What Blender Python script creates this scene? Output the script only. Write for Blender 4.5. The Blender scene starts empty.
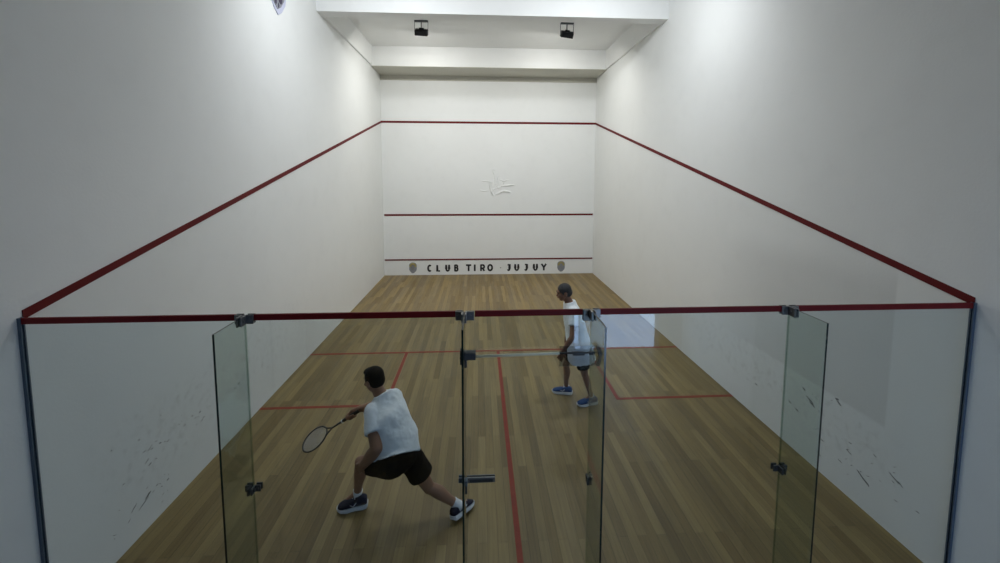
import bpy, bmesh, math, random
from mathutils import Vector, Matrix
V = Vector
random.seed(7)
C = bpy.context.scene.collection
sc = bpy.context.scene

# ------------------------------------------------------------------ helpers
def obj(name, bm, mat, parent=None, smooth=False):
    me = bpy.data.meshes.new(name)
    bmesh.ops.recalc_face_normals(bm, faces=bm.faces)
    bm.to_mesh(me); bm.free()
    for m in (mat if isinstance(mat, (list, tuple)) else [mat]): me.materials.append(m)
    if smooth:
        for p in me.polygons: p.use_smooth = True
    o = bpy.data.objects.new(name, me); C.objects.link(o)
    if parent is not None:
        o.parent = parent
        o.matrix_parent_inverse = world_of(parent).inverted()
    return o
def world_of(o):
    m = o.matrix_basis.copy()
    p = o
    while p.parent:
        m = p.parent.matrix_basis @ p.matrix_parent_inverse @ m if False else (p.parent.matrix_basis @ p.matrix_parent_inverse @ m)
        p = p.parent
    return m
def thing(name, label, cat, loc=(0, 0, 0), group=None):
    o = bpy.data.objects.new(name, None); C.objects.link(o)
    o.location = loc; o.empty_display_size = .1
    o['label'] = label; o['category'] = cat
    if group: o['group'] = group
    return o
def tag(o, label, cat, group=None):
    o['label'] = label; o['category'] = cat
    if group: o['group'] = group
    return o
def struct(name, bm, mat, label=None):
    o = obj(name, bm, mat); o['kind'] = 'structure'
    if label: o['label'] = label
    return o
def box(bm, x0, x1, y0, y1, z0, z1, bevel=0, mi=0):
    r = bmesh.ops.create_cube(bm, size=1)
    vs = r['verts']
    for v in vs:
        v.co = V(((x0+x1)/2+v.co.x*(x1-x0), (y0+y1)/2+v.co.y*(y1-y0), (z0+z1)/2+v.co.z*(z1-z0)))
    if mi:
        for f in set(f for v in vs for f in v.link_faces): f.material_index = mi
    if bevel:
        es = list(set(e for v in vs for e in v.link_edges))
        bmesh.ops.bevel(bm, geom=es, offset=bevel, segments=2, affect='EDGES', profile=.5)
    return vs
def bxo(*a, **k):
    bm = bmesh.new(); box(bm, *a, **k); return bm
def frame_from(d, ref=V((0, 0, 1))):
    d = d.normalized()
    if abs(d.dot(ref)) > .97: ref = V((0, 1, 0)) if abs(d.y) < .9 else V((1, 0, 0))
    s = d.cross(ref).normalized(); u = s.cross(d).normalized()
    return s, u, d
def ring_loft(bm, rings, cap=True):
    vr = [[bm.verts.new(p) for p in r] for r in rings]
    n = len(vr[0])
    for a, b in zip(vr, vr[1:]):
        for i in range(n):
            bm.faces.new((a[i], a[(i+1) % n], b[(i+1) % n], b[i]))
    if cap:
        bm.faces.new(vr[0][::-1]); bm.faces.new(vr[-1])
    return vr
def tube(bm, pts, rad, n=12, closed=False, flat=1.0):
    pts = [V(p) for p in pts]
    rads = rad if isinstance(rad, (list, tuple)) else [rad]*len(pts)
    rings = []; up = None
    m = len(pts)
    for i, p in enumerate(pts):
        if closed: d = pts[(i+1) % m]-pts[i-1]
        else: d = pts[min(i+1, m-1)]-pts[max(i-1, 0)]
        d.normalize()
        if up is None: s, up, _ = frame_from(d)
        else:
            s = d.cross(up).normalized(); up = s.cross(d).normalized()
        rings.append([p+(s*math.cos(a)+up*math.sin(a)*flat)*rads[i] for a in [2*math.pi*k/n for k in range(n)]])
    if closed:
        vr = [[bm.verts.new(q) for q in r] for r in rings]
        for j in range(m):
            a, b = vr[j], vr[(j+1) % m]
            for i in range(n): bm.faces.new((a[i], a[(i+1) % n], b[(i+1) % n], b[i]))
    else: ring_loft(bm, rings)
def cap(bm, a, b, ra, rb, n=18):
    """round-ended tapered limb"""
    a, b = V(a), V(b); s, u, d = frame_from(b-a)
    rings = []
    def ring(c, r): rings.append([c+(s*math.cos(t)+u*math.sin(t))*max(r, 1e-4) for t in [2*math.pi*k/n for k in range(n)]])
    for t in (-90, -60, -30): ring(a+d*ra*math.sin(math.radians(t)), ra*math.cos(math.radians(t)))
    L = (b-a).length
    for k in range(5): ring(a+(b-a)*k/4, ra+(rb-ra)*k/4)
    for t in (30, 60, 90): ring(b+d*rb*math.sin(math.radians(t)), rb*math.cos(math.radians(t)))
    ring_loft(bm, rings)
def cone(bm, a, b, ra, rb, n=24, ea=1.0):
    a, b = V(a), V(b); s, u, d = frame_from(b-a)
    ring_loft(bm, [[a+(b-a)*k/6+(s*math.cos(t)+u*ea*math.sin(t))*(ra+(rb-ra)*k/6) for t in [2*math.pi*j/n for j in range(n)]] for k in range(7)])
def ell(bm, c, ax, rad):
    """ellipsoid: ax = three unit axes, rad = three radii"""
    r = bmesh.ops.create_uvsphere(bm, u_segments=24, v_segments=16, radius=1)
    for v in r['verts']:
        q = v.co.copy(); v.co = V(c)+ax[0]*q.x*rad[0]+ax[1]*q.y*rad[1]+ax[2]*q.z*rad[2]
def sections(bm, secs, n=32, p=2.3):
    """torso loft: each section = centre, side vector, forward vector, half width, half depth"""
    rings = []
    for c, sd, fw, rs, rf in secs:
        c = V(c); sd = sd.normalized(); fw = fw.normalized(); r = []
        for k in range(n):
            t = 2*math.pi*k/n; ct, st = math.cos(t), math.sin(t)
            r.append(c+sd*rs*math.copysign(abs(ct)**(2/p), ct)+fw*rf*math.copysign(abs(st)**(2/p), st))
        rings.append(r)
    # smooth interpolation between the given sections
    out = []
    for i in range(len(rings)-1):
        for k in range(4):
            t = k/4
            p0 = rings[max(i-1, 0)]; p1 = rings[i]; p2 = rings[i+1]; p3 = rings[min(i+2, len(rings)-1)]
            out.append([0.5*((2*b)+(c_-a)*t+(2*a-5*b+4*c_-d)*t*t+(-a+3*b-3*c_+d)*t**3) for a, b, c_, d in zip(p0, p1, p2, p3)])
    out.append(rings[-1])
    ring_loft(bm, out)
def fused(name, bm, mat, parent, voxel=.006, smooth=3, wrinkle=0, wscale=.08, warp=None, ratio=None):
    """overlapping volumes fused into ONE continuous smooth surface"""
    bmesh.ops.recalc_face_normals(bm, faces=bm.faces)
    me = bpy.data.meshes.new('tmp'); bm.to_mesh(me); bm.free()
    t = bpy.data.objects.new('tmp', me); C.objects.link(t)
    m = t.modifiers.new('r', 'REMESH'); m.mode = 'VOXEL'; m.voxel_size = voxel; m.use_smooth_shade = True
    s = t.modifiers.new('s', 'SMOOTH'); s.factor = .5; s.iterations = smooth
    if wrinkle:
        tx = bpy.data.textures.new('folds', 'CLOUDS'); tx.noise_scale = wscale; tx.noise_depth = 2
        d = t.modifiers.new('d', 'DISPLACE'); d.texture = tx; d.strength = wrinkle; d.mid_level = .5
        if warp:
            d.texture_coords = 'OBJECT'; d.texture_coords_object = warp
        else: d.texture_coords = 'LOCAL'
        s2 = t.modifiers.new('s2', 'SMOOTH'); s2.factor = .5; s2.iterations = 2
    if ratio:
        dc = t.modifiers.new('dc', 'DECIMATE'); dc.ratio = ratio
    dg = bpy.context.evaluated_depsgraph_get(); dg.update()
    ev = t.evaluated_get(dg)
    nm = bpy.data.meshes.new_from_object(ev, depsgraph=dg)
    bpy.data.objects.remove(t); bpy.data.meshes.remove(me)
    nm.name = name; nm.materials.clear(); nm.materials.append(mat)
    for p in nm.polygons: p.use_smooth = True
    o = bpy.data.objects.new(name, nm); C.objects.link(o)
    if parent is not None:
        o.parent = parent; o.matrix_parent_inverse = world_of(parent).inverted()
    return o

# ---------------------------------------------------------------- materials
def mat(name, col, rough=.5, metal=0, spec=.5, noise=None, bump=None, coat=0):
    m = bpy.data.materials.new(name); m.use_nodes = True
    nt = m.node_tree; b = nt.nodes['Principled BSDF']
    b.inputs['Base Color'].default_value = (*col, 1); b.inputs['Roughness'].default_value = rough
    b.inputs['Metallic'].default_value = metal; b.inputs['Specular IOR Level'].default_value = spec
    b.inputs['Coat Weight'].default_value = coat
    tc = nt.nodes.new('ShaderNodeTexCoord')
    sc_, amt = noise or (30, .08)
    n = nt.nodes.new('ShaderNodeTexNoise'); n.inputs['Scale'].default_value = sc_; n.inputs['Detail'].default_value = 4
    nt.links.new(tc.outputs['Object'], n.inputs['Vector'])
    r = nt.nodes.new('ShaderNodeMix'); r.data_type = 'RGBA'
    r.inputs[6].default_value = (*[c*(1-amt) for c in col], 1); r.inputs[7].default_value = (*[min(1, c*(1+amt)) for c in col], 1)
    nt.links.new(n.outputs['Fac'], r.inputs[0]); nt.links.new(r.outputs[2], b.inputs['Base Color'])
    if bump:
        bn = nt.nodes.new('ShaderNodeTexNoise'); bn.inputs['Scale'].default_value = bump[0]; bn.inputs['Detail'].default_value = 3
        nt.links.new(tc.outputs['Object'], bn.inputs['Vector'])
        bp = nt.nodes.new('ShaderNodeBump'); bp.inputs['Strength'].default_value = bump[1]; bp.inputs['Distance'].default_value = bump[2]
        nt.links.new(bn.outputs['Fac'], bp.inputs['Height']); nt.links.new(bp.outputs['Normal'], b.inputs['Normal'])
    return m
def N(nt, t, **k):
    n = nt.nodes.new(t)
    for a, v in k.items(): setattr(n, a, v)
    return n
def math_(nt, op, a, b=None, clamp=False):
    n = N(nt, 'ShaderNodeMath', operation=op); n.use_clamp = clamp
    for i, x in enumerate((a, b)):
        if x is None: continue
        if isinstance(x, (int, float)): n.inputs[i].default_value = x
        else: nt.links.new(x, n.inputs[i])
    return n.outputs[0]
def smoothstep(nt, v, a, b, lo=0., hi=1.):
    n = N(nt, 'ShaderNodeMapRange', interpolation_type='SMOOTHSTEP')
    nt.links.new(v, n.inputs['Value'])
    for k, x in zip(('From Min', 'From Max', 'To Min', 'To Max'), (a, b, lo, hi)): n.inputs[k].default_value = x
    return n.outputs['Result']

WALLC = (.78, .795, .785)
def wall_mat(name, scuff=None, patch=False, col=WALLC):
    m = mat(name, col, rough=.55, spec=.3, noise=(1.1, .035), bump=(45, .25, .004))
    nt = m.node_tree; b = nt.nodes['Principled BSDF']
    src = b.inputs['Base Color'].links[0].from_socket
    tc = N(nt, 'ShaderNodeTexCoord'); sp = N(nt, 'ShaderNodeSeparateXYZ'); nt.links.new(tc.outputs['Object'], sp.inputs[0])
    # broad uneven paint
    n0 = N(nt, 'ShaderNodeTexNoise'); n0.inputs['Scale'].default_value = 3.5; n0.inputs['Detail'].default_value = 5
    nt.links.new(tc.outputs['Object'], n0.inputs['Vector'])
    darken = math_(nt, 'MULTIPLY', smoothstep(nt, n0.outputs['Fac'], .5, .75), .022)
    if scuff:
        # faint grubby smear where balls and rackets graze the wall
        (yc, zc, half) = scuff
        dist = math_(nt, 'ABSOLUTE', math_(nt, 'SUBTRACT', sp.outputs['Z'], zc))
        yb = math_(nt, 'MULTIPLY', smoothstep(nt, sp.outputs['Y'], .2, .8), smoothstep(nt, sp.outputs['Y'], 2.6, 4.6, 1, 0))
        band = math_(nt, 'MULTIPLY', smoothstep(nt, dist, half*.3, half, 1, 0), yb)
        n1 = N(nt, 'ShaderNodeTexNoise'); n1.inputs['Scale'].default_value = 14; n1.inputs['Detail'].default_value = 6; nt.links.new(tc.outputs['Object'], n1.inputs['Vector'])
        darken = math_(nt, 'ADD', darken, math_(nt, 'MULTIPLY', math_(nt, 'MULTIPLY', band, smoothstep(nt, n1.outputs['Fac'], .5, .72)), .16))
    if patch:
        # darker grey rectangle on the right wall, from 0.5 m inside the glass
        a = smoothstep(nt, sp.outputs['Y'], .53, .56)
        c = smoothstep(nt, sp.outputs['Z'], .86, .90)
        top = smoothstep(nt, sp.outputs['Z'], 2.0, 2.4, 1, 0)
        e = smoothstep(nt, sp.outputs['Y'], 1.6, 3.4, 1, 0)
        darken = math_(nt, 'ADD', darken, math_(nt, 'MULTIPLY', math_(nt, 'MULTIPLY', math_(nt, 'MULTIPLY', a, c), e), math_(nt, 'MULTIPLY', top, .16)))
    darken = math_(nt, 'MINIMUM', darken, .9)
    mx = N(nt, 'ShaderNodeMix', data_type='RGBA'); nt.links.new(darken, mx.inputs[0]); nt.links.new(src, mx.inputs[6])
    mx.inputs[7].default_value = (.09, .09, .085, 1); nt.links.new(mx.outputs[2], b.inputs['Base Color'])
    return m
M = {}
M['wall'] = wall_mat('white plaster')
M['wall_l'] = wall_mat('white plaster scuffed left', scuff=(1.6, .72, .55))
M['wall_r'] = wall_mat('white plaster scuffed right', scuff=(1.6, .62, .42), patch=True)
M['beam'] = wall_mat('white painted beam', col=(.80, .81, .80))
M['mark'] = mat('rubber scuff', (.08, .08, .085), .7)
M['dark'] = mat('dark grey plaster', (.10, .10, .11), .8)
M['ledge'] = mat('cream ledge and underside', (.52, .51, .44), .6)
M['red'] = mat('dark red line paint', (.125, .007, .009), .6, spec=.2, noise=(6, .15))
M['redf'] = mat('worn red floor line', (.25, .032, .016), .5, spec=.3, noise=(9, .25))
M['tape'] = mat('red tape on glass', (.17, .008, .010), .55, spec=.2, noise=(6, .1))
M['black'] = mat('black paint', (.012, .012, .014), .5)
M['steel'] = mat('brushed steel', (.20, .20, .20), .4, metal=.7)
M['dsteel'] = mat('dark steel', (.07, .075, .08), .45, metal=.6)
M['alu'] = mat('pale aluminium tube', (.86, .82, .62), .6, spec=.3)
M['channel'] = mat('bluish aluminium channel', (.09, .13, .18), .4, metal=.3)
M['edge'] = mat('dark glass edge', (.010, .022, .022), .15)
M['housing'] = mat('black cast lamp housing', (.008, .008, .009), .6)
M['gold'] = mat('mustard crest paint', (.36, .31, .10), .6, noise=(40, .3))
M['crestgrey'] = mat('grey crest paint', (.25, .26, .29), .6, noise=(60, .35))
M['purple'] = mat('dark violet crest paint', (.045, .035, .075), .6, noise=(12, .5))
M['paleblue'] = mat('pale blue crest paint', (.52, .54, .68), .6)
M['letter'] = mat('letter grey paint', (.25, .25, .25), .5)

def wood():
    m = bpy.data.materials.new('oak strip floor'); m.use_nodes = True; nt = m.node_tree; b = nt.nodes['Principled BSDF']
    tc = N(nt, 'ShaderNodeTexCoord'); mp = N(nt, 'ShaderNodeMapping'); mp.inputs['Rotation'].default_value = (0, 0, math.radians(90))
    nt.links.new(tc.outputs['Object'], mp.inputs['Vector'])
    def brick(w, h, c1, c2, mortar):
        k = N(nt, 'ShaderNodeTexBrick'); k.offset = .37; k.offset_frequency = 2; k.squash = 1
        k.inputs['Color1'].default_value = (*c1, 1); k.inputs['Color2'].default_value = (*c2, 1); k.inputs['Mortar'].default_value = (.03, .022, .014, 1)
        k.inputs['Scale'].default_value = 1; k.inputs['Mortar Size'].default_value = mortar; k.inputs['Mortar Smooth'].default_value = .2
        k.inputs['Brick Width'].default_value = w; k.inputs['Row Height'].default_value = h; k.inputs['Bias'].default_value = 0
        nt.links.new(mp.outputs[0], k.inputs['Vector']); return k
    k1 = brick(1.4, .085, (.160, .109, .038), (.268, .193, .077), .0010)
    # grain stretched along the boards
    mg = N(nt, 'ShaderNodeMapping'); mg.inputs['Scale'].default_value = (55, 2.2, 1); nt.links.new(tc.outputs['Object'], mg.inputs['Vector'])
    g = N(nt, 'ShaderNodeTexNoise'); g.inputs['Scale'].default_value = 1; g.inputs['Detail'].default_value = 5; nt.links.new(mg.outputs[0], g.inputs['Vector'])
    m2 = N(nt, 'ShaderNodeMapping'); m2.inputs['Scale'].default_value = (5, .5, 1); nt.links.new(tc.outputs['Object'], m2.inputs['Vector'])
    g2 = N(nt, 'ShaderNodeTexNoise'); g2.inputs['Scale'].default_value = 1; g2.inputs['Detail'].default_value = 3; nt.links.new(m2.outputs[0], g2.inputs['Vector'])
    f = math_(nt, 'ADD', smoothstep(nt, g.outputs['Fac'], .25, .75, .86, 1.12), smoothstep(nt, g2.outputs['Fac'], .3, .7, -.14, .12))
    mx = N(nt, 'ShaderNodeMix', data_type='RGBA', blend_type='MULTIPLY'); mx.inputs[0].default_value = 1
    cb = N(nt, 'ShaderNodeCombineColor')
    for i in range(3): nt.links.new(f, cb.inputs[i])
    nt.links.new(k1.outputs['Color'], mx.inputs[6]); nt.links.new(cb.outputs[0], mx.inputs[7])
    nt.links.new(mx.outputs[2], b.inputs['Base Color'])
    b.inputs['Roughness'].default_value = .42; b.inputs['Specular IOR Level'].default_value = .45
    nt.links.new(smoothstep(nt, g2.outputs['Fac'], .3, .7, .36, .52), b.inputs['Roughness'])
    bp = N(nt, 'ShaderNodeBump'); bp.inputs['Strength'].default_value = .25; bp.inputs['Distance'].default_value = .002
    nt.links.new(g.outputs['Fac'], bp.inputs['Height']); nt.links.new(bp.outputs['Normal'], b.inputs['Normal'])
    return m
M['wood'] = wood()
def glass(name, col, refl=1.0):
    m = bpy.data.materials.new(name); m.use_nodes = True; nt = m.node_tree
    nt.nodes.remove(nt.nodes['Principled BSDF']); out = nt.nodes['Material Output']
    t = N(nt, 'ShaderNodeBsdfTransparent'); t.inputs[0].default_value = (*col, 1)
    g = N(nt, 'ShaderNodeBsdfGlossy'); g.inputs['Roughness'].default_value = .0; g.inputs['Color'].default_value = (refl, refl, refl, 1)
    # fresnel of a 1.5 index sheet, the same from both sides
    lw = N(nt, 'ShaderNodeLayerWeight'); lw.inputs['Blend'].default_value = .5
    f5 = math_(nt, 'POWER', lw.outputs['Facing'], 5.0)
    fr = math_(nt, 'ADD', math_(nt, 'MULTIPLY', f5, .96), .04, True)
    mx = N(nt, 'ShaderNodeMixShader'); nt.links.new(fr, mx.inputs[0]); nt.links.new(t.outputs[0], mx.inputs[1]); nt.links.new(g.outputs[0], mx.inputs[2])
    nt.links.new(mx.outputs[0], out.inputs['Surface'])
    return m
M['glass'] = glass('clear glass sheet', (.86, .90, .915))
M['inner'] = glass('ground glass edge', (.60, .70, .67))
M['fin'] = glass('greenish glass fin', (.87, .915, .895), .7)
M['refl_plate'] = glass('smoky clear plate', (.76, .785, .82))
def emis(name, col, s):
    m = bpy.data.materials.new(name); m.use_nodes = True; b = m.node_tree.nodes['Principled BSDF']
    b.inputs['Emission Color'].default_value = (*col, 1); b.inputs['Emission Strength'].default_value = s; b.inputs['Base Color'].default_value = (.8, .8, .8, 1)
    return m
M['lens'] = emis('lamp lens', (1, .97, .92), 6)

# ------------------------------------------------------------------ the room
W, YF, YR, ZC = 3.2, 9.75, -4.1, 6.46
struct('floor', bxo(-W-.2, W+.2, YR-.2, YF+.2, -.1, 0), M['wood'], 'oak strip floor of the squash court')
struct('ceiling', bxo(-W-.2, W+.2, YR-.2, YF+.2, ZC, ZC+.2), M['beam'])
def scuffed(bm, x, marks):
    """small black ball and racket scuffs on a side wall: (y, z, length, slant, thickness)"""
    for y, z, L, a, t in marks:
        n = 5; pts = []
        for k in range(n+1):
            u = (k/n-.5)*L; pts.append((y+u*math.cos(a)+random.uniform(-.003, .003), z+u*math.sin(a)+random.uniform(-.003, .003), t*(.35+.65*math.sin(math.pi*(k+.4)/(n+.8)))))
        lo = [bm.verts.new((x, p[0], p[1]-p[2])) for p in pts]; hi = [bm.verts.new((x, p[0], p[1]+p[2])) for p in pts]
        for k in range(n): bm.faces.new((lo[k], lo[k+1], hi[k+1], hi[k])).material_index = 1
rs = random.Random(3)
LM = [(0.839, 0.287, 0.070, 0.35, 0.0098), (0.694, 0.292, 0.070, 0.63, 0.0056), (0.793, 0.252, 0.120, 0.35, 0.0049), (0.895, 0.679, 0.060, 0.49, 0.0042), (1.006, 0.649, 0.030, -0.21, 0.0056), (0.855, 0.588, 0.050, 0.42, 0.0049), (0.883, 0.540, 0.040, 0.28, 0.0056), (1.535, 0.622, 0.030, 0.00, 0.0056), (1.557, 0.522, 0.030, 0.35, 0.0056), (1.420, 0.650, 0.030, -0.35, 0.0042), (2.220, 0.572, 0.050, 0.21, 0.0056), (2.138, 0.554, 0.040, -0.21, 0.0056), (1.066, 0.256, 0.030, 0.00, 0.0056), (0.940, 0.299, 0.030, 0.14, 0.0042), (1.319, 0.620, 0.020, 0.00, 0.0042), (0.792, 0.823, 0.020, 0.00, 0.0042)]
RM = [(1.427, 0.752, 0.046, 0.42, 0.0090), (1.339, 0.677, 0.115, 0.35, 0.0075), (1.311, 0.649, 0.081, 0.35, 0.0090), (1.502, 0.467, 0.057, 0.35, 0.0075), (0.998, 0.842, 0.069, 0.49, 0.0090), (1.023, 0.868, 0.046, 0.00, 0.0075), (0.700, 0.293, 0.138, 0.49, 0.0090), (0.669, 0.278, 0.069, 0.35, 0.0090), (0.433, 0.502, 0.103, 0.42, 0.0060), (0.382, 0.488, 0.057, 0.42, 0.0060), (1.182, 0.180, 0.057, 0.28, 0.0060), (0.941, 0.281, 0.046, 0.28, 0.0045), (0.855, 0.435, 0.057, 0.28, 0.0045), (2.176, 0.411, 0.034, 0.00, 0.0060), (1.608, 0.499, 0.046, 0.21, 0.0060), (1.158, 0.350, 0.046, 0.21, 0.0045)]
def more(ms, n, zlo, zhi):
    out = [(y, z, L, a, t) for y, z, L, a, t in ms]
    for _ in range(n):
        y, z = rs.choice(ms)[:2]
        out.append((y+rs.gauss(0, .16), min(zhi, max(zlo, z+rs.gauss(0, .07))), rs.uniform(.012, .035), rs.uniform(-.7, .5), rs.uniform(.0015, .004)))
    return out
bm = bxo(-W-.2, -W, YR, YF+.2, 0, ZC); scuffed(bm, -W+.0008, more(LM, 34, .05, 1.5)); struct('wall_left', bm, [M['wall_l'], M['mark']])
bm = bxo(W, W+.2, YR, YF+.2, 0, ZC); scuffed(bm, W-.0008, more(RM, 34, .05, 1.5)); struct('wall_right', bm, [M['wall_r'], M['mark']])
bm = bxo(-W, W, YF, YF+.2, 0, ZC)
# patch of cracked, lifting plaster modelled into the front wall
def scar(pts, r):
    q = []
    for (a, b2), (c, d) in zip(pts, pts[1:]):
        for k in range(4):
            t = k/4; q.append((a+(c-a)*t+random.uniform(-.012, .012), YF-.001, b2+(d-b2)*t+random.uniform(-.012, .012)))
    q.append((pts[-1][0], YF, pts[-1][1]))
    tube(bm, q, [r*random.uniform(.8, 1.7) for _ in q], n=8, flat=1)
for pts, r in [([(.10, 3.20), (.13, 3.05), (.17, 2.92), (.16, 2.78)], .018), ([(.03, 2.83), (0, 2.66), (.06, 2.50), (.13, 2.42)], .024),
               ([(.08, 2.60), (.26, 2.66), (.40, 2.72), (.60, 2.74), (.72, 2.75)], .018), ([(.20, 2.46), (.36, 2.55), (.48, 2.56), (.62, 2.52)], .024),
               ([(.30, 2.90), (.42, 2.86), (.58, 2.90)], .013), ([(-.26, 2.86), (-.12, 2.88), (0, 2.84)], .013), ([(-.28, 2.58), (-.15, 2.55), (-.05, 2.60)], .014),
               ([(.42, 2.86), (.44, 2.72)], .013), ([(.24, 3.0), (.26, 2.8), (.2, 2.66)], .012)]: scar(pts, r)
struct('wall_front', bm, M['wall'])
# rear wall of the gallery side with the daylight doorway that mirrors in the glass
DX0, DX1, DH = 1.30, 2.80, 2.5
bm = bmesh.new()
box(bm, -W, DX0, YR-.2, YR, 0, ZC); box(bm, DX1, W, YR-.2, YR, 0, ZC); box(bm, DX0, DX1, YR-.2, YR, DH, ZC)
struct('wall_back', bm, M['dark'])
# ceiling beams
struct('trim_1', bxo(-W, W, 5.06, 5.32, 5.95, ZC), M['beam'], 'white beam across the ceiling nearest the glass')
struct('trim_2', bxo(-W, W, 8.72, YF, 5.95, ZC), M['beam'], 'deep white beam over the front wall')
struct('trim_3', bxo(-W, -W+.045, 5.32, 8.72, 5.95, ZC), M['beam'])
struct('trim_4', bxo(W-.045, W, 5.32, 8.72, 5.95, ZC), M['beam'])
bm = bmesh.new(); box(bm, -W, W, YF-.03, YF, 5.80, 5.95); box(bm, -W, W, YF-.055, YF-.03, 5.925, 5.95)
box(bm, -W+.0, W, 8.735, YF, 5.938, 5.95); struct('trim_5', bm, M['ledge'], 'cream strip under the beam at the top of the front wall')  # thin darker layer covers the deep beam's underside
# court lines on the front wall
T = .006
struct('trim_6', bxo(-W, W, YF-T, YF, 4.57, 4.63), M['red'], 'upper red out line on the front wall')
struct('trim_7', bxo(-W+.03, W-.03, YF-T, YF, 1.815, 1.870), M['red'], 'red service line on the front wall')
struct('trim_8', bxo(-W+.02, W-.02, YF-.012, YF, .455, .495), M['red'], 'low red strip above the club name')
# slanting side lines
def slant(x0, x1, y0=.02):
    bm = bmesh.new()
    z = lambda y: 2.145+(4.57-2.145)*y/YF
    ring_loft(bm, [[V((x0, y, z(y))), V((x1, y, z(y))), V((x1, y, z(y)+.06)), V((x0, y, z(y)+.06))] for y in (y0, YF*.5, YF)])
    return bm
struct('trim_9', slant(-W, -W+T, .02), M['red'], 'red out line slanting down the left wall')
struct('trim_10', slant(W-T, W, .0), M['red'], 'red out line slanting down the right wall')
# floor lines
def floor_line(n, x0, x1, y0, y1, label): struct(n, bxo(x0, x1, y0, y1, 0, .002), M['redf'], label)
YS = 4.26; B = 1.6
floor_line('trim_11', -W, W, YS-.025, YS+.025, 'red short line across the floor')
floor_line('trim_12', -.025, .025, .0, YS-.025, 'red half court line along the floor')
floor_line('trim_13', -W, -B+.05, YS-B-.05, YS-B, 'red rear line of the left service box')
floor_line('trim_14', -B, -B+.05, YS-B, YS-.025, 'red inner line of the left service box')
floor_line('trim_15', B-.05, W, YS-B-.05, YS-B, 'red rear line of the right service box')
floor_line('trim_16', B-.05, B, YS-B, YS-.025, 'red inner line of the right service box')

# ------------------------------------------------------------ club lettering
def strokes(ch):
    """centre lines in a box 1 wide, 1 high"""
    arc = lambda cx, cz, rx, rz, a0, a1, n=14: [(cx+rx*math.cos(math.radians(a0+(a1-a0)*k/n)), cz+rz*math.sin(math.radians(a0+(a1-a0)*k/n))) for k in range(n+1)]
    return {'C': [arc(.5, .5, .45, .42, 48, 312)], 'L': [[(.15, .97), (.15, .08), (.9, .08)]],
            'U': [[(.1, 1), (.1, .42)]+arc(.5, .42, .4, .34, 180, 360)+[(.9, .42), (.9, 1)]],
            'B': [[(.14, 0), (.14, 1)], [(.14, .92), (.52, .92)]+arc(.55, .73, .24, .19, 90, -90)+[(.14, .54)], [(.14, .54), (.58, .54)]+arc(.6, .31, .28, .23, 90, -90)+[(.14, .08)]],
            'T': [[(0, .91), (1, .91)], [(.5, .91), (.5, 0)]], 'I': [[(.5, 0), (.5, 1)]],
            'R': [[(.12, 0), (.12, 1)], [(.12, .91), (.55, .91)]+arc(.57, .66, .3, .25, 90, -90)+[(.12, .41)], [(.55, .42), (.9, 0)]],
            'O': [arc(.5, .5, .46, .42, 0, 360, 28)], '-': [[(.1, .47), (.9, .47)]],
            'J': [[(.12, .91), (.86, .91), (.86, .35)]+arc(.5, .35, .36, .27, 0, -150)],
            'Y': [[(.05, 1), (.5, .48)], [(.95, 1), (.5, .48)], [(.5, .5), (.5, 0)]]}[ch]
lett = thing('wall_lettering', 'black capital letters reading CLUB TIRO - JUJUY low on the front wall', 'lettering', (0, YF, .22))
def px2x(px): return -2.35+(px-413)*(4.555/148)   # measured along the front wall
letters = [('C', 427, 432.2), ('L', 436.2, 440.4), ('U', 444.6, 450), ('B', 453.2, 458.5), ('T', 465.2, 471), ('I', 472.8, 475.6), ('R', 479, 485), ('O', 486.4, 492.6),
           ('-', 498.8, 501.2), ('J', 505.8, 510.2), ('U', 513.4, 519), ('J', 523.2, 527.6), ('U', 532.2, 537.8), ('Y', 540.6, 546.4)]
for ch, a, b in letters:
    x0, x1 = px2x(a), px2x(b); h = .205; z0 = .105; hw = .027 if ch != '-' else .014
    bm = bmesh.new()
    for k, st in enumerate(strokes(ch)):
        hi = hw*(.35 if ch in 'TLY' else 1)
        pts = [V((x0+hi+(x1-x0-2*hi)*u, 0, z0+h*w)) for u, w in st]
        rings = []
        for i, p in enumerate(pts):
            d = (pts[min(i+1, len(pts)-1)]-pts[max(i-1, 0)])
            d1 = (pts[i]-pts[i-1]).normalized() if i else None; d2 = (pts[i+1]-pts[i]).normalized() if i < len(pts)-1 else None
            d = d.normalized(); s = V((d.z, 0, -d.x)); w = hw
            if d1 and d2: w = hw/max(.7, math.sqrt(max(.01, (1+d1.dot(d2))/2)))
            y0, y1 = YF-.004-.0006*k, YF
            rings.append([V((p+s*w).to_tuple()[:1]+(y0,)+(p+s*w).to_tuple()[2:]), V(((p-s*w).x, y0, (p-s*w).z)), V(((p-s*w).x, y1, (p-s*w).z)), V(((p+s*w).x, y1, (p+s*w).z))])
        ring_loft(bm, rings)
    obj('letter' if ch != '-' else 'dash', bm, M['letter'] if ch == '-' else M['black'], lett)

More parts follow.
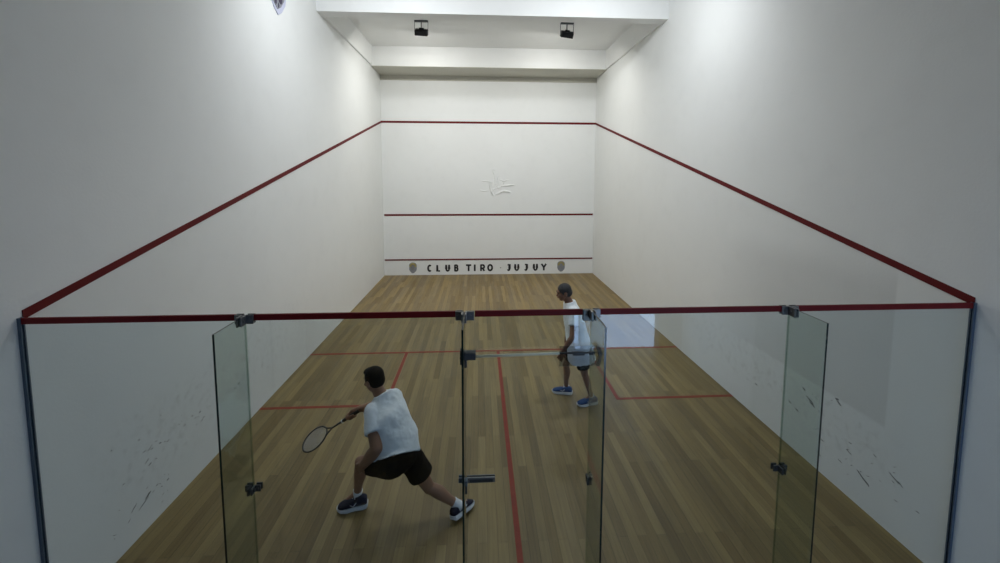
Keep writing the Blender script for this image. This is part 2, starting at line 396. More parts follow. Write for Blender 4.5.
def shield(bm, w, h, y0, y1, top=.5, scale=1.0, axis='x', cx=0, cz=0, clipz=None):
    """outline: round-headed, sides slightly drawn in, pointed foot"""
    out = []
    for k in range(17):
        a = math.pi*k/16; out.append((w/2*math.cos(a), h*.22+h*.28*math.sin(a)))
    out += [(-w/2, -h*.12), (-w*.42, -h*.28), (-w*.2, -h*.43), (0, -h*.5), (w*.2, -h*.43), (w*.42, -h*.28), (w/2, -h*.12)]
    out = [(u*scale, v*scale) for u, v in out]
    if clipz is not None: out = [(u, max(v, clipz)) for u, v in out]
    if axis == 'x': r = [[V((cx+u, y, cz+v)) for u, v in out] for y in (y0, y1)]
    else: r = [[V((y, cx+u, cz+v)) for u, v in out] for y in (y0, y1)]
    ring_loft(bm, r)
def wall_crest(cx, label):
    t = thing('club_crest', label, 'crest', (cx, YF, .22), 'round-headed crests on the front wall')
    bm = bmesh.new(); shield(bm, .235, .34, YF-.004, YF, cx=cx, cz=.225); obj('shield', bm, M['crestgrey'], t)
    bm = bmesh.new()
    for k in range(2):
        tube(bm, [(cx+.095*math.cos(a)*(1-.3*k), YF-.006, .255+.11*math.sin(a)*(1-.3*k)) for a in [math.pi*j/12 for j in range(13)]], .013, n=8)
    obj('gold_arch', bm, M['gold'], t)['label'] = 'mustard yellow arch over the crest'
    bm = bmesh.new()
    for z, w in ((.245, .05), (.21, .062), (.175, .05)): box(bm, cx-w, cx+w, YF-.008, YF-.003, z-.006, z+.006)
    for dx in (-.03, .03): box(bm, cx+dx-.005, cx+dx+.005, YF-.008, YF-.003, .15, .27)
    obj('charge', bm, M['letter'], t)
wall_crest(-2.345, 'small grey and gold crest left of the letters on the front wall')
wall_crest(2.205, 'small grey and gold crest right of the letters on the front wall')
# large shield emblem high on the left wall (its foot shows at the top edge)
t = thing('wall_emblem', 'dark mottled shield emblem high on the left wall with pale blue border', 'emblem', (-W, 3.62, 5.75))
bm = bmesh.new(); shield(bm, .54, .92, -W, -W+.012, axis='y', cx=3.60, cz=5.80); obj('border', bm, M['paleblue'], t)
bm = bmesh.new(); shield(bm, .54, .92, -W+.010, -W+.020, axis='y', cx=3.575, cz=5.825, scale=.90); obj('shield', bm, M['crestgrey'], t)
bm = bmesh.new()
for (y, z, a, b) in [(3.45, 5.62, .05, .07), (3.66, 5.60, .07, .09), (3.52, 5.74, .11, .07), (3.52, 5.51, .035, .05), (3.60, 5.47, .02, .04), (3.70, 5.80, .05, .12), (3.45, 5.90, .06, .1), (3.60, 6.0, .1, .08)]:
    ell(bm, (-W+.02, y, z), (V((1, 0, 0)), V((0, 1, 0)), V((0, 0, 1))), (.006, a, b))
obj('dark_charge', bm, M['purple'], t, True)

# ------------------------------------------------------------- floodlights
def floodlight(x, y, label, roll):
    t = thing('floodlight', label, 'floodlight', (x, y, ZC), 'black floodlights in the ceiling bay')
    bm = bmesh.new(); box(bm, x-.15, x+.15, y-.045, y+.045, ZC-.018, ZC, bevel=.004); obj('mounting_plate', bm, M['dsteel'], t)
    bm = bmesh.new()
    box(bm, x-.012, x+.012, y-.012, y+.012, ZC-.15, ZC-.018)
    for s in (-1, 1): box(bm, x+s*.148-.004, x+s*.148+.004, y-.02, y+.02, ZC-.25, ZC-.018)
    box(bm, x-.15, x+.15, y-.02, y+.02, ZC-.026, ZC-.018)
    obj('bracket', bm, M['steel'], t)
    R = Matrix.Translation((x, y+.01, ZC-.245)) @ Matrix.Rotation(roll, 4, 'Y') @ Matrix.Rotation(math.radians(-64), 4, 'X')
    bm = bmesh.new(); box(bm, -.14, .14, -.055, .06, -.10, .10, bevel=.012)
    for k in range(9): box(bm, -.12+.03*k-.003, -.12+.03*k+.003, -.075, -.045, -.085, .085)
    box(bm, -.05, .05, -.095, -.06, -.05, .04, bevel=.006)
    bm.transform(R); h = obj('housing', bm, M['housing'], t)
    bm = bmesh.new(); box(bm, -.115, .115, .0601, .0606, -.078, .078); bm.transform(R); obj('lens', bm, M['lens'], h)
    return R
FL = [floodlight(-1.60, 6.86, 'black floodlight on the ceiling bay, left of the two', math.radians(3)),
      floodlight(1.66, 6.80, 'black floodlight on the ceiling bay, right of the two, tilted', math.radians(7))]
def area(name, loc, target, w, h, power, col, spread=180):
    l = bpy.data.lights.new(name, 'AREA'); l.shape = 'RECTANGLE'; l.size = w; l.size_y = h; l.energy = power; l.color = col
    l.spread = math.radians(spread)
    o = bpy.data.objects.new(name, l); C.objects.link(o); o.location = loc
    o.rotation_euler = (V(target)-V(loc)).to_track_quat('-Z', 'Y').to_euler()
    return o
PW = dict(F=46, M=23, D=42, W=4.4)
for R in FL:
    p = R @ V((0, .072, 0)); d = R @ V((0, 1, 0)) - R @ V((0, 0, 0))
    area('floodlight_beam', p, p+d, .23, .155, PW['F'], (1, .985, .94))
for x in (-1.62, 1.62):
    area('court_lamp', (x, 2.8, 6.25), (x, 3.6, 5.35), .25, .18, PW['M'], (.94, .97, 1), 160)
    area('court_lamp_down', (x, 2.8, 6.25), (x, 3.4, 5.2), .25, .18, PW['D'], (.94, .97, 1))

# ------------------------------------------------------------ glass back wall
GT, GH = .012, 2.165      # thickness, height
XE = [-W+.010, -1.828, -.420, .434, 1.822, W-.010]
def pane_bm(x0, x1, z1=GH):
    bm = bmesh.new(); vs = box(bm, x0, x1, -GT/2, GT/2, .012, z1)
    for f in bm.faces:
        bmesh.ops.recalc_face_normals(bm, faces=bm.faces)
        f.normal_update()
        f.material_index = 0 if abs(f.normal.y) > .9 else 1
    return bm
def tape(x0, x1, parent):
    bm = bmesh.new(); box(bm, x0, x1, -GT/2-.002, GT/2+.002, GH-.036, GH+.003)
    o = obj('red_tape', bm, M['tape'], parent); o['label'] = 'red tape along the top edge'
def plate(bm, x0, x1, z0, z1, both=True):
    box(bm, x0, x1, -GT/2-.010, -GT/2, z0, z1, bevel=.002)
    if both: box(bm, x0, x1, GT/2, GT/2+.010, z0, z1, bevel=.002)
    for x, z in (((x0+x1)/2, (z0+z1)/2),):
        r = bmesh.ops.create_cone(bm, cap_ends=True, segments=14, radius1=.011, radius2=.011, depth=.006)
        bmesh.ops.transform(bm, verts=r['verts'], matrix=Matrix.Translation((x, -GT/2-.012, z)) @ Matrix.Rotation(math.pi/2, 4, 'X'))
labels = ['wide clear glass panel between the left wall and the first fin', 'clear glass panel left of the glass door with the lunging person seen through it', None,
          'clear glass panel right of the glass door before the right service box', 'wide clear glass panel between the last fin and the right wall']
CH = .035
for i in (0, 1, 3, 4):
    x0, x1 = XE[i]+.003, XE[i+1]-.003
    t = thing('glass_screen', labels[i], 'glass panel', ((x0+x1)/2, 0, 0), 'fixed glass panels of the back wall')
    obj('pane', pane_bm(x0, x1), [M['glass'], M['inner']], t)
    a = x0 if i in (0,) else x0+.055; b = x1 if i in (4,) else x1-.055
    tape(a, b, t)
    bm = bmesh.new(); box(bm, x0, x1, -.03, .03, 0, .012); box(bm, x0, x1, -.03, -.008, .012, .05); box(bm, x0, x1, .008, .03, .012, .05)
    obj('floor_channel', bm, M['channel'], t)
    if i == 0:
        bm = bmesh.new(); box(bm, -W, -W+.010, -.014, .014, 0, GH+.004); box(bm, -W+.010, -W+.020, -.014, -GT/2, 0, GH+.004); box(bm, -W+.010, -W+.020, GT/2, .014, 0, GH+.004)
        obj('wall_channel', bm, M['channel'], t)['label'] = 'bluish metal channel on the left wall'
    if i == 4:
        bm = bmesh.new(); box(bm, W-.010, W, -.014, .014, 0, GH+.004); box(bm, W-.020, W-.010, -.014, -GT/2, 0, GH+.004); box(bm, W-.020, W-.010, GT/2, .014, 0, GH+.004)
        obj('wall_channel', bm, M['channel'], t)['label'] = 'bluish metal channel on the right wall'
# glass door between the two middle fins
d = thing('glass_door', 'clear glass door in the middle with a pale tube across and a lock', 'glass door', (0, 0, 0))
obj('pane', pane_bm(XE[2]+.004, XE[3]-.004), [M['glass'], M['inner']], d)
tape(XE[2]+.07, XE[3]-.06, d)
bm = bmesh.new(); plate(bm, XE[2]+.008, XE[2]+.065, GH-.058, GH); obj('hinge_patch', bm, M['steel'], d)
bm = bmesh.new(); plate(bm, XE[3]-.058, XE[3]-.008, GH-.075, GH); obj('hinge_patch', bm, M['steel'], d)
# lock
bm = bmesh.new(); box(bm, XE[2]+.012, -.215, -.022, -GT/2, .966, 1.002, bevel=.004); box(bm, XE[2]+.012, -.215, GT/2, .016, .970, 1.000, bevel=.004)
lk = obj('lock', bm, M['steel'], d); lk['label'] = 'brushed steel lock body'
bm = bmesh.new(); box(bm, XE[2]+.030, -.232, -.027, -.022, .974, .994)
for k in range(5): box(bm, -.33+.02*k, -.322+.02*k, -.031, -.027, .979, .989)
obj('lock_faceplate', bm, M['dsteel'], lk)
bm = bmesh.new(); box(bm, XE[2]+.0, XE[2]+.014, -.040, -.02, .90, .965, bevel=.003); obj('lock_bolt', bm, M['dsteel'], lk)
# pale tube across the door
zt = 1.878
bm = bmesh.new(); tube(bm, [(-.345, -.05, zt-.002), (.21, -.05, zt+.008)], .0085, n=16)
tb = obj('door_bar', bm, M['alu'], d, True); tb['label'] = 'pale horizontal tube'
bm = bmesh.new(); tube(bm, [(.205, -.05, zt+.008), (.452, -.05, zt+.006)], .006, n=12)
box(bm, .30, .38, -.062, -.040, zt-.008, zt+.014, bevel=.003); box(bm, .41, .44, -.062, -.040, zt-.006, zt+.014, bevel=.003)
obj('end_rod', bm, M['dsteel'], tb, True)
bm = bmesh.new(); box(bm, -.425, -.345, -.066, -.008, zt-.022, zt+.026, bevel=.004); obj('bar_bracket', bm, M['dsteel'], d)
bm = bmesh.new(); box(bm, .215, .455, -.034, -.028, zt-.092, zt+.048); obj('reflection_plate', bm, M['refl_plate'], d)['label'] = 'smoky see-through plate standing in for a reflection'  # solid plate stands in for a reflection in the glass
bm = bmesh.new()
for k in range(9):
    a0 = math.radians(-60+15*k); box(bm, .450+.028*math.cos(a0), .472+.028*math.cos(a0), -.048, -.022, zt-.022+.066*math.sin(a0)-.010, zt-.022+.066*math.sin(a0)+.010, bevel=.002)
obj('end_clamp', bm, M['dsteel'], d)
# fins
fl = ['glass fin nearest the left wall', 'glass fin seen edge-on at the lock side of the glass door', 'glass fin at the right side of the glass door', 'glass fin nearest the right wall']
FD = .32
for i in range(4):
    x = XE[i+1]
    t = thing('glass_fin', fl[i], 'glass fin', (x, -.17, 0), 'glass fins bracing the back wall')
    bm = bmesh.new(); box(bm, x-GT/2, x+GT/2, -FD, -GT/2-.002, .0, GH-.004)
    bmesh.ops.recalc_face_normals(bm, faces=bm.faces)
    for f in bm.faces: f.normal_update(); f.material_index = 0 if abs(f.normal.x) > .9 else (2 if f.normal.y > .9 else 1)
    obj('pane', bm, [M['fin'], M['edge'], M['inner']], t)
    def clamp(z0, z1, w, nm, dp, sides=(-1, 1), mm=M['steel']):
        bm = bmesh.new()
        for s in (-1, 1): box(bm, x+s*(GT/2), x+s*(GT/2+.010), -dp, -GT/2-.003, z0, z1, bevel=.002)
        for s in sides:
            box(bm, *sorted((x+s*.012, x+s*w)), -GT/2-.012, -GT/2-.001, z0, z1, bevel=.002)
            box(bm, *sorted((x+s*.012, x+s*w)), GT/2+.001, GT/2+.011, z0, z1, bevel=.002)
            r = bmesh.ops.create_cone(bm, cap_ends=True, segments=14, radius1=.011, radius2=.011, depth=.006)
            bmesh.ops.transform(bm, verts=r['verts'], matrix=Matrix.Translation((x+s*(w+.012)/2, -GT/2-.015, (z0+z1)/2)) @ Matrix.Rotation(math.pi/2, 4, 'X'))
            r = bmesh.ops.create_cone(bm, cap_ends=True, segments=14, radius1=.010, radius2=.010, depth=.006)
            bmesh.ops.transform(bm, verts=r['verts'], matrix=Matrix.Translation((x+s*(GT/2+.013), -dp*.55, (z0+z1)/2)) @ Matrix.Rotation(math.pi/2, 4, 'Y'))
        return obj(nm, bm, mm, t)
    top = {0: (-1, 1), 1: (-1,), 2: (1,), 3: (-1, 1)}[i]
    clamp(GH-.056, GH+.004, .058, 'top_clamp', .075, top)
    if i in (0, 3): clamp(.962, 1.006, .050, 'middle_clamp', .055, (-1, 1), M['dsteel'])
    if i == 1:
        clamp(zt-.075, zt+.028, .03, 'bar_clamp', .06, (-1,), M['dsteel'])
        clamp(.966, 1.002, .045, 'lock_keep', .05, (-1,), M['channel'])
    if i == 2: clamp(.94, .995, .025, 'middle_clamp', .05, (1,), M['dsteel'])

# ------------------------------------------------------------------ people
M['skinA'] = mat('tanned skin', (.30, .155, .095), .5, noise=(8, .1))
M['skinB'] = mat('brown skin', (.235, .115, .07), .5, noise=(8, .1))
M['hairA'] = mat('black hair', (.006, .0055, .0055), .75, spec=.15, noise=(90, .5), bump=(140, .6, .004))
M['hairB'] = mat('grey hair', (.055, .055, .057), .75, spec=.2, noise=(60, .6), bump=(140, .6, .004))
M['shirt'] = mat('white cotton', (.86, .91, .97), .8, spec=.2, bump=(9, .35, .02))
M['shorts'] = mat('black sports cloth', (.0035, .0035, .0045), .8, spec=.12, bump=(10, .3, .02))
M['navy'] = mat('navy shoe mesh', (.008, .011, .032), .65, spec=.2)
M['blue'] = mat('blue shoe mesh', (.006, .048, .17), .65, spec=.25)
M['white'] = mat('white rubber', (.75, .77, .80), .5)
M['sock'] = mat('white sock', (.78, .80, .82), .85)
M['eye'] = mat('eye', (.04, .03, .03), .2)
M['lip'] = mat('lips', (.20, .07, .05), .5)
UP = V((0, 0, 1))
def axes(f, upref=UP):
    f = f.normalized(); r = f.cross(upref).normalized(); return r, f, r.cross(f).normalized()   # right, forward, up
def head(bm, c, f, upref=UP, s=1.0):
    r, f, u = A = axes(f, upref); P = lambda a, b, d: V(c)+(r*a+f*b+u*d)*s
    k = lambda *q: tuple(v*s for v in q)
    ell(bm, P(0, -.008, .025), A, k(.077, .097, .088))
    ell(bm, P(0, .030, -.035), A, k(.062, .066, .070))
    ell(bm, P(0, .050, -.082), A, k(.036, .038, .028))           # chin
    ell(bm, P(0, .078, .025), A, k(.055, .018, .016))            # brow
    cap(bm, P(0, .088, .012), P(0, .105, -.024), .008*s, .013*s)  # nose
    ell(bm, P(0, .094, -.052), A, k(.024, .012, .010))           # lips
    for q in (-1, 1):
        ell(bm, P(q*.045, .066, -.022), A, k(.022, .022, .020))  # cheeks
        ell(bm, P(q*.079, -.008, -.012), (r, f, u), k(.012, .020, .033))  # ears
    return A
def face_parts(c, f, upref, body, s=1.0, hairmat=None):
    r, f, u = A = axes(f, upref); P = lambda a, b, d: V(c)+(r*a+f*b+u*d)*s
    for q in (-1, 1):
        bm = bmesh.new(); ell(bm, P(q*.031, .0835, .004), A, (.010*s, .007*s, .0055*s)); obj('eye', bm, M['eye'], body, True)
        bm = bmesh.new(); tube(bm, [P(q*.014, .100, .026), P(q*.032, .096, .032), P(q*.050, .078, .026)], .0035, n=6); obj('eyebrow', bm, hairmat, body, True)
    bm = bmesh.new(); tube(bm, [P(-.024, .096, -.054), P(0, .107, -.052), P(.024, .096, -.054)], [.003, .0055, .003], n=8); obj('mouth', bm, M['lip'], body, True)
def hair(c, f, upref, m, body, s=1.0, bald=False):
    r, f, u = A = axes(f, upref); P = lambda a, b, d: V(c)+(r*a+f*b+u*d)*s
    bm = bmesh.new()
    if not bald:
        ell(bm, P(0, -.018, .040), A, (.085*s, .096*s, .085*s)); ell(bm, P(0, -.042, -.002), A, (.078*s, .068*s, .075*s))
        ell(bm, P(0, .045, .082), A, (.06*s, .042*s, .032*s))
        for q in (-1, 1): cap(bm, P(q*.070, .012, .02), P(q*.070, .016, -.012), .014*s, .009*s)
    else:
        ell(bm, P(0, -.010, .034), A, (.083*s, .094*s, .088*s)); ell(bm, P(0, -.040, -.006), A, (.076*s, .068*s, .070*s))
        for q in (-1, 1): cap(bm, P(q*.068, .014, .03), P(q*.069, .018, -.008), .015*s, .009*s)
    return fused('hair', bm, m, body, .006, 2)
def leg(bm, hip, knee, ank, s=1.0):
    hip, knee, ank = V(hip), V(knee), V(ank)
    cap(bm, hip, hip+(knee-hip)*.5, .088*s, .074*s); cap(bm, hip+(knee-hip)*.5, knee, .074*s, .053*s)
    ell(bm, knee, axes(V((1, 0, 0))), (.054*s, .054*s, .054*s))
    back = ((hip-knee).normalized()+(ank-knee).normalized()); back = back.normalized() if back.length > .05 else V((0, 0, 0))
    m = knee+(ank-knee)*.33+back*.012
    cap(bm, knee, m, .049*s, .057*s); cap(bm, m, knee+(ank-knee)*.7, .057*s, .040*s); cap(bm, knee+(ank-knee)*.7, ank, .040*s, .035*s)
def arm(bm, sh, el, wr, s=1.0):
    sh, el, wr = V(sh), V(el), V(wr)
    cap(bm, sh, sh+(el-sh)*.5, .052*s, .047*s); cap(bm, sh+(el-sh)*.5, el, .047*s, .038*s)
    m = el+(wr-el)*.3; cap(bm, el, m, .038*s, .041*s); cap(bm, m, wr, .041*s, .025*s)
def open_hand(bm, wr, d, n, curl=.35, s=1.0, thumb=1):
    """relaxed hand: d = direction of the fingers, n = back of the hand"""
    d = V(d).normalized(); n = V(n); n = (n-d*n.dot(d)).normalized(); w = d.cross(n).normalized()*thumb
    wr = V(wr); pc = wr+d*.048*s
    ell(bm, pc, (w, d, n), (.040*s, .050*s, .016*s)); cap(bm, wr-d*.01, wr+d*.03, .024*s, .022*s)
    for k, L in enumerate((.072, .080, .075, .058)):
        off = (.030-.020*k)*s; p = wr+w*off+d*(.086-.004*abs(k-1))*s; dd = d+w*(.10-.07*k); a = curl*(.7+.15*k)
        q = [p]
        for j, fr in enumerate((.44, .32, .24)):
            ang = a*(j+.5); dir_ = (dd*math.cos(ang)-n*math.sin(ang)).normalized(); q.append(q[-1]+dir_*L*fr*s)
        for j in range(3): cap(bm, q[j], q[j+1], (.0092-.0008*j)*s, (.0086-.0009*j)*s, n=10)
    b = wr+w*.030*s+d*.028*s; t1 = b+(w*.7+d*.65-n*.25).normalized()*.040*s; t2 = t1+(w*.25+d*.9-n*.4).normalized()*.030*s
    cap(bm, b-w*.012*s, t1, .014*s, .0105*s, n=10); cap(bm, t1, t2, .0105*s, .0085*s, n=10)
def grip_hand(bm, c, ax, wr, rg=.017, s=1.0):
    """hand closed round a handle through c with direction ax (towards the racket head); wrist at wr"""
    c, ax, wr = V(c), V(ax).normalized(), V(wr)
    o = (wr-c); o = (o-ax*o.dot(ax)).normalized(); b = ax.cross(o)
    pc = c+o*(rg+.012); ell(bm, pc+(wr-pc)*.15, (ax, b, o), (.042*s, .034*s, .018*s)); cap(bm, wr, pc+(wr-pc)*.3, .026*s, .028*s)
    for k in range(4):
        z = c+ax*(.030-.020*k)*s+ax*.004; R = rg+.009; q = []
        for j in range(6):
            t = math.radians(35+42*j*(1-.05*k)); q.append(z+(o*math.cos(t)+b*math.sin(t))*R*(1+.1*(j == 2)))
        for j in range(5): cap(bm, q[j], q[j+1], .0092*s, .0088*s, n=10)
    q = [c+(o*math.cos(t)-b*math.sin(t))*(rg+.011)+ax*z2 for t, z2 in ((.5, .010), (1.2, .030), (2.0, .046), (2.6, .050))]
    for j in range(3): cap(bm, q[j], q[j+1], (.0125, .0112, .010)[j]*s, (.0112, .010, .009)[j]*s, n=10)
def shoe(parent, heel, toe, up, m, s=1.0, lacem=None):
    """running shoe from heel to toe (points on the ground line under it)"""
    heel, toe = V(heel), V(toe); f = (toe-heel); L = f.length; f.normalize(); up = V(up); up = (up-f*up.dot(f)).normalized(); r = f.cross(up)
    P = lambda a, b, c: heel+r*a*s+f*b*L+up*c*s
    def ring(b, wl, h, z0=0): return b, wl, h
    bm = bmesh.new(); rings = []
    for b, w, zt_, zb in [(-.02, .018, .055, .03), (.0, .030, .078, .02), (.10, .037, .088, .02), (.24, .037, .094, .02), (.36, .038, .086, .02), (.50, .041, .074, .02), (.66, .046, .060, .02), (.82, .045, .048, .02), (.94, .034, .038, .02), (1.0, .016, .030, .022)]:
        rg = []
        for k in range(16):
            a = 2*math.pi*k/16; ca, sa = math.cos(a), math.sin(a)
            rg.append(P(w*math.copysign(abs(ca)**.75, ca), b, (zb+zt_)/2+(zt_-zb)/2*math.copysign(abs(sa)**.8, sa)))
        rings.append(rg)
    ring_loft(bm, rings); sh = obj('shoe', bm, m, parent, True)
    bm = bmesh.new(); rings = []
    for b, w, h, z in [(-.045, .018, .034, .010), (0, .035, .034, .002), (.15, .040, .032, 0), (.4, .038, .028, .0), (.68, .050, .026, 0), (.88, .044, .026, .003), (1.0, .026, .026, .010), (1.03, .010, .024, .014)]:
        rings.append([P(-w, b, z), P(w, b, z), P(w*1.02, b, h*.6+z*.4), P(w*.93, b, h), P(-w*.93, b, h), P(-w*1.02, b, h*.6+z*.4)])
    ring_loft(bm, rings); obj('sole', bm, M['white'], sh)['label'] = 'white rubber sole'
    bm = bmesh.new()
    for k in range(4):
        b = .40+.075*k; zz = .092-.013*k-.05*(b-.4); tube(bm, [P(-.022, b, zz-.012), P(0, b+.01, zz), P(.022, b, zz-.012)], .0032, n=6)
    for q in (-1, 1): tube(bm, [P(q*.030, .30, .072), P(q*.043, .44, .040), P(q*.040, .56, .052)], .004, n=6)
    obj('laces', bm, M['white'], sh, True)
    return sh
def sock(parent, ank, d, m, h=.06, r=.040):
    ank = V(ank); d = V(d).normalized(); bm = bmesh.new(); cone(bm, ank-d*.045, ank+d*h, r+.002, r, n=20); tube(bm, [ank+d*h-d*.006, ank+d*h+d*.003], r+.003, n=20)
    o = obj('sock', bm, m, parent, True); return o

# --- player lunging in the left half, back to the camera
A_ = thing('person', 'person in white shirt and black shorts lunging to the left, reaching with a racket', 'person', (-1.0, .85, 0))
hL, hR = V((-1.07, .65, .63)), V((-.965, .775, .66))
kL, aL = V((-1.395, .90, .475)), V((-1.455, .975, .115))
kR, aR = V((-.775, .805, .285)), V((-.525, .80, .115))
sL, sR = V((-1.255, .81, 1.00)), V((-1.110, 1.05, 1.00))
eL, wL = V((-1.175, .610, .80)), V((-1.320, .700, .585))
hand = V((-1.526, 1.106, .80)); eR = V((-1.32, 1.14, .865))
tipdir = V((-.495, .062, -.345)).normalized()
# racket direction chosen so that its head lies left of and below the hand
wR = hand-tipdir*.01+V((.050, .012, .045))
nk, hc = V((-1.195, .93, 1.085)), V((-1.285, 1.005, 1.195))
FA = V((-.81, .58, 0))
fH = V((-.80, .60, -.28))
bm = bmesh.new()
side = (sR-sL).normalized(); hs = (hR-hL).normalized(); spine = (nk-(hL+hR)/2).normalized()
fwd = spine.cross(side).normalized()
if fwd.dot(FA) < 0: fwd = -fwd
sections(bm, [((hL+hR)/2-spine*.06, hs, fwd, .12, .10), ((hL+hR)/2+spine*.05, hs, fwd, .155, .125), ((hL+hR)/2+spine*.18, (hs+side), fwd, .145, .125),
              ((hL+hR)/2+spine*.33, side, fwd, .158, .120), ((sL+sR)/2-spine*.03, side, fwd, .150, .085), (nk-spine*.03, side, fwd, .06, .06)])
leg(bm, hL, kL, aL); leg(bm, hR, kR, aR); arm(bm, sL, eL, wL, 1.32); arm(bm, sR, eR, wR, 1.1)
cap(bm, sL, sR, .060, .060); cap(bm, nk-spine*.06, hc-V((0, 0, .05))-fH*.02, .060, .055)
head(bm, hc, fH, (UP+V((-.15, .1, 0))), .98)
open_hand(bm, wL, V((-.20, .22, -.24)), V((.1, -.8, .4)), .45, 1.12, thumb=-1)
grip_hand(bm, hand, tipdir, wR)
# ankles and feet inside the shoes
cap(bm, aL, aL+V((-.09, .0, -.065)), .034, .026); cap(bm, aR, aR+V((.07, .09, -.06)), .034, .026)
body = fused('body', bm, M['skinA'], A_, .006, 3)
hair(hc, fH, UP+V((-.15, .1, 0)), M['hairA'], A_, .98); face_parts(hc, fH, UP+V((-.15, .1, 0)), A_, .98, M['hairA'])
bm = bmesh.new(); pm = (hL+hR)/2
sections(bm, [(pm+spine*.012+fwd*-.01, hs+V((0, 0, -.6)), fwd, .195, .165), (pm+spine*.10, hs, fwd, .197, .165), (pm+spine*.22, (hs+side), fwd, .188, .155),
              (pm+spine*.35, side, fwd, .192, .142), ((sL+sR)/2-spine*.015-fwd*.012, side, fwd, .175, .118), ((sL+sR)/2+spine*.050-fwd*.018, side, fwd, .135, .100), (nk+spine*.018-fwd*.006, side, fwd, .078, .078)])
cap(bm, sL, sR, .074, .074)
cone(bm, sL-(eL-sL)*.05, sL+(eL-sL)*.60, .074, .086); cone(bm, sR-(eR-sR)*.05, sR+(eR-sR)*.50, .070, .076)
fused('shirt', bm, M['shirt'], A_, .008, 2, wrinkle=.020, wscale=.09)
bm = bmesh.new()
ell(bm, pm, (hs, fwd, spine), (.178, .145, .13)); cap(bm, hL, hR, .10, .10)
cone(bm, hL, hL+(kL-hL)*.66, .112, .098); cap(bm, hL, hL+(kL-hL)*.4, .112, .105)
cone(bm, hR, hR+(kR-hR)*.66, .112, .108); cap(bm, hR, hR+(kR-hR)*.3, .112, .108)
fused('shorts', bm, M['shorts'], A_, .008, 2, wrinkle=.018, wscale=.08)
shoe(A_, aL+V((.085, -.012, -.112)), aL+V((-.165, -.055, -.112)), UP, M['navy'], 1.22)
sock(A_, aL, kL-aL, M['sock'], .035)
shoe(A_, aR+V((-.03, -.075, -.085)), aR+V((.135, .135, -.108)), V((-.25, .15, 1)), M['navy'], 1.1)
sock(A_, aR, kR-aR, M['sock'], .035)
# racket held in the right hand
rk = thing('squash_racket', 'squash racket with dark frame held out low by the lunging person', 'racket', hand)
def racket(t, c, ax, nrm):
    ax = ax.normalized(); nrm = V(nrm); nrm = (nrm-ax*nrm.dot(ax)).normalized(); w = ax.cross(nrm)
    P = lambda a, b, d=0: c+ax*a+w*b+nrm*d
    bm = bmesh.new(); tube(bm, [P(-.085, 0), P(-.08, 0), P(.0, 0), (P(.10, 0)), (P(.115, 0))], [.013, .0175, .0165, .0155, .012], n=14)
    obj('grip', bm, M['black'], t, True)
    bm = bmesh.new(); tube(bm, [P(.112, 0), P(.122, 0)], .0158, n=14); obj('grip_collar', bm, M['white'], t, True)['label'] = 'pale collar above the grip'
    bm = bmesh.new(); tube(bm, [P(.11, 0), P(.25, 0)], [.010, .008], n=10)
    tube(bm, [P(.24, 0), P(.30, .028), P(.345, .062)], .0065, n=8); tube(bm, [P(.24, 0), P(.30, -.028), P(.345, -.062)], .0065, n=8)
    hc_ = .455; pts = [P(hc_+.150*math.cos(a), .098*math.sin(a)) for a in [2*math.pi*k/40 for k in range(40)]]
    tube(bm, pts, .0072, n=8, closed=True)
    obj('frame', bm, M['dsteel'], t, True)
    bm = bmesh.new()
    for k in range(-7, 8):
        y = k*.0125; h = .146*math.sqrt(max(0, 1-(y/.096)**2)); tube(bm, [P(hc_-h, y), P(hc_+h, y)], .0009, n=4)
    for k in range(-10, 11):
        x = k*.0135; h = .094*math.sqrt(max(0, 1-(x/.148)**2)); tube(bm, [P(hc_+x, -h), P(hc_+x, h)], .0009, n=4)
    obj('strings', bm, M['white'], t)['label'] = 'white strings'
racket(rk, hand, tipdir, V((.2, -.45, .85)))

# --- player standing by the right service box, side on
B_ = thing('person', 'grey haired person in white shirt and blue shoes stepping left by the right service box', 'person', (1.0, 2.6, 0))
hL, hR = V((.985, 2.43, .83)), V((.995, 2.61, .83))
kL, aL = V((1.055, 2.455, .46)), V((1.175, 2.54, .105))
kR, aR = V((.865, 2.72, .47)), V((.895, 2.81, .105))
sL, sR = V((.915, 2.475, 1.275)), V((.905, 2.83, 1.29))
eL, wL = V((.85, 2.325, 1.01)), V((.735, 2.315, .835))
eR, wR = V((.945, 2.93, 1.02)), V((.925, 2.92, .81))
nk, hc = V((.895, 2.66, 1.365)), V((.818, 2.68, 1.494))
fH = V((-.96, .08, -.22)); upB = UP+V((-.10, 0, 0))
bm = bmesh.new(); pm = (hL+hR)/2
side = (sR-sL).normalized(); hs = (hR-hL).normalized(); spine = (nk-pm).normalized(); fwd = spine.cross(side).normalized()
if fwd.x > 0: fwd = -fwd
sections(bm, [(pm-spine*.06, hs, fwd, .12, .10), (pm+spine*.05, hs, fwd, .150, .115), (pm+spine*.18, (hs+side), fwd, .135, .11),
              (pm+spine*.33, side, fwd, .150, .112), ((sL+sR)/2-spine*.03, side, fwd, .145, .085), (nk-spine*.03, side, fwd, .06, .06)])
leg(bm, hL, kL, aL, .86); leg(bm, hR, kR, aR, .86); arm(bm, sL, eL, wL, .92); arm(bm, sR, eR, wR, .92)
cap(bm, sL, sR, .056, .056); cap(bm, nk-spine*.06, hc-V((0, 0, .05))-fH*.02, .058, .053)
head(bm, hc, fH, upB, 1.0)
open_hand(bm, wL, V((-.35, .05, -.9)), V((-.2, -1, .0)), .5, thumb=-1); open_hand(bm, wR, V((-.15, -.1, -.9)), V((-.2, 1, .0)), .5, thumb=1)
cap(bm, aL, aL+V((-.09, -.01, -.06)), .03, .024); cap(bm, aR, aR+V((-.08, .03, -.06)), .03, .024)
fused('body', bm, M['skinB'], B_, .006, 3)
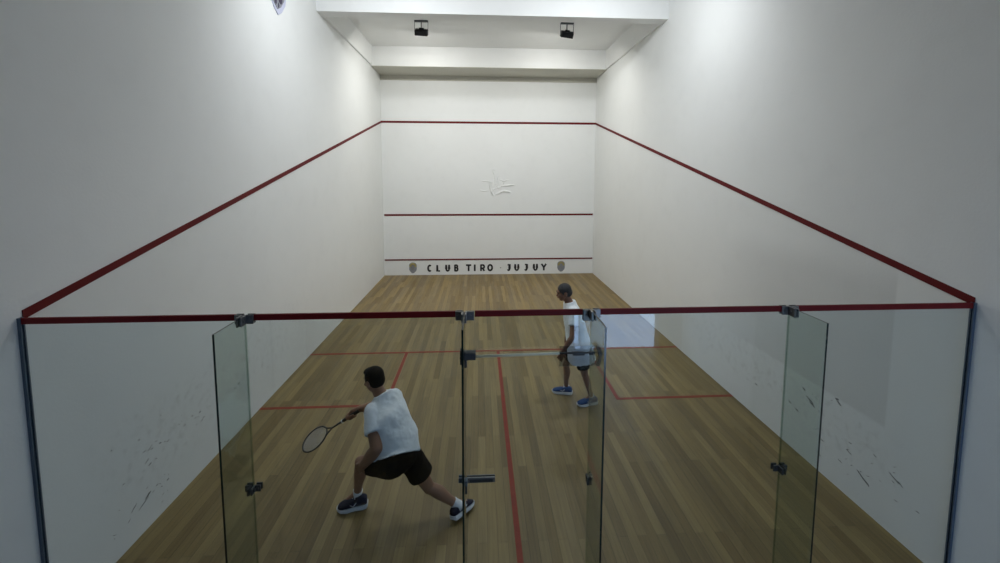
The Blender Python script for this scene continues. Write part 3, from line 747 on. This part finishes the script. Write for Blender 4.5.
hair(hc, fH, upB, M['hairB'], B_, 1.0, bald=True); face_parts(hc, fH, upB, B_, 1.0, M['hairB'])
bm = bmesh.new()
sections(bm, [(pm-spine*.19, hs, fwd, .190, .182), (pm-spine*.02, hs, fwd, .180, .168), (pm+spine*.12, (hs+side), fwd, .158, .145),
              (pm+spine*.30, side, fwd, .158, .132), ((sL+sR)/2-spine*.03, side, fwd, .165, .112), ((sL+sR)/2+spine*.035, side, fwd, .12, .088), (nk+spine*.012, side, fwd, .074, .072)])
cap(bm, sL, sR, .066, .066)
cone(bm, sL-(eL-sL)*.05, sL+(eL-sL)*.55, .064, .070); cone(bm, sR-(eR-sR)*.05, sR+(eR-sR)*.55, .064, .070)
fused('shirt', bm, M['shirt'], B_, .008, 2, wrinkle=.020, wscale=.09)
bm = bmesh.new()
ell(bm, pm, (hs, fwd, spine), (.135, .12, .12)); cap(bm, hL, hR, .07, .07)
cone(bm, hL, hL+(kL-hL)*.76, .074, .088); cone(bm, hR, hR+(kR-hR)*.72, .080, .088)
fused('shorts', bm, M['shorts'], B_, .008, 2, wrinkle=.016, wscale=.08)
shoe(B_, aL+V((.075, .005, -.103)), aL+V((-.195, -.045, -.103)), UP, M['blue'], 1.15)
sock(B_, aL, kL-aL, M['sock'], .005, .036)
shoe(B_, aR+V((.070, -.035, -.095)), aR+V((-.185, .055, -.103)), UP, M['blue'], 1.15)
sock(B_, aR, kR-aR, M['sock'], .005, .036)

# ------------------------------------------------------------------- world
w = bpy.data.worlds.new('daylight'); sc.world = w; w.use_nodes = True
bg = w.node_tree.nodes['Background']; bg.inputs['Color'].default_value = (.45, .65, 1, 1); bg.inputs['Strength'].default_value = PW['W']
l = bpy.data.lights.new('doorway_daylight', 'AREA'); l.shape = 'RECTANGLE'; l.size = DX1-DX0; l.size_y = DH; l.cycles.is_portal = True
o = bpy.data.objects.new('doorway_daylight', l); C.objects.link(o); o.location = ((DX0+DX1)/2, YR-.1, DH/2); o.rotation_euler = (math.radians(90), 0, 0)

# ------------------------------------------------------------------ camera
cx, cy, cz, yaw, pitch, roll, f, sx, sy = -0.3177, -2.6607, 3.0714, 0.0548, -0.0858, 0.0022, 410.0041, 501.8991, 209.4417
fv = V((math.sin(yaw)*math.cos(pitch), math.cos(yaw)*math.cos(pitch), math.sin(pitch)))
rv = V((math.cos(yaw), -math.sin(yaw), 0)); uv = rv.cross(fv)
r2 = rv*math.cos(roll)+uv*math.sin(roll); u2 = -rv*math.sin(roll)+uv*math.cos(roll)
cam = bpy.data.cameras.new('camera'); co = bpy.data.objects.new('camera', cam); C.objects.link(co)
m = Matrix((r2, u2, -fv)).transposed().to_4x4(); m.translation = (cx, cy, cz); co.matrix_world = m
cam.sensor_fit = 'HORIZONTAL'; cam.sensor_width = 36; cam.lens = 36*f/1000
cam.shift_x = -(sx-500)/1000; cam.shift_y = (sy-281.5)/1000
cam.clip_start = .02
sc.camera = co
sc.view_settings.view_transform = 'Standard'; sc.view_settings.look = 'None'; sc.view_settings.gamma = 1; sc.view_settings.use_curve_mapping = False
sc.view_settings.exposure = 0
sc.cycles.use_denoising = True; sc.cycles.transparent_max_bounces = 24; sc.cycles.max_bounces = 10; sc.cycles.diffuse_bounces = 6
sc.cycles.sample_clamp_indirect = 6
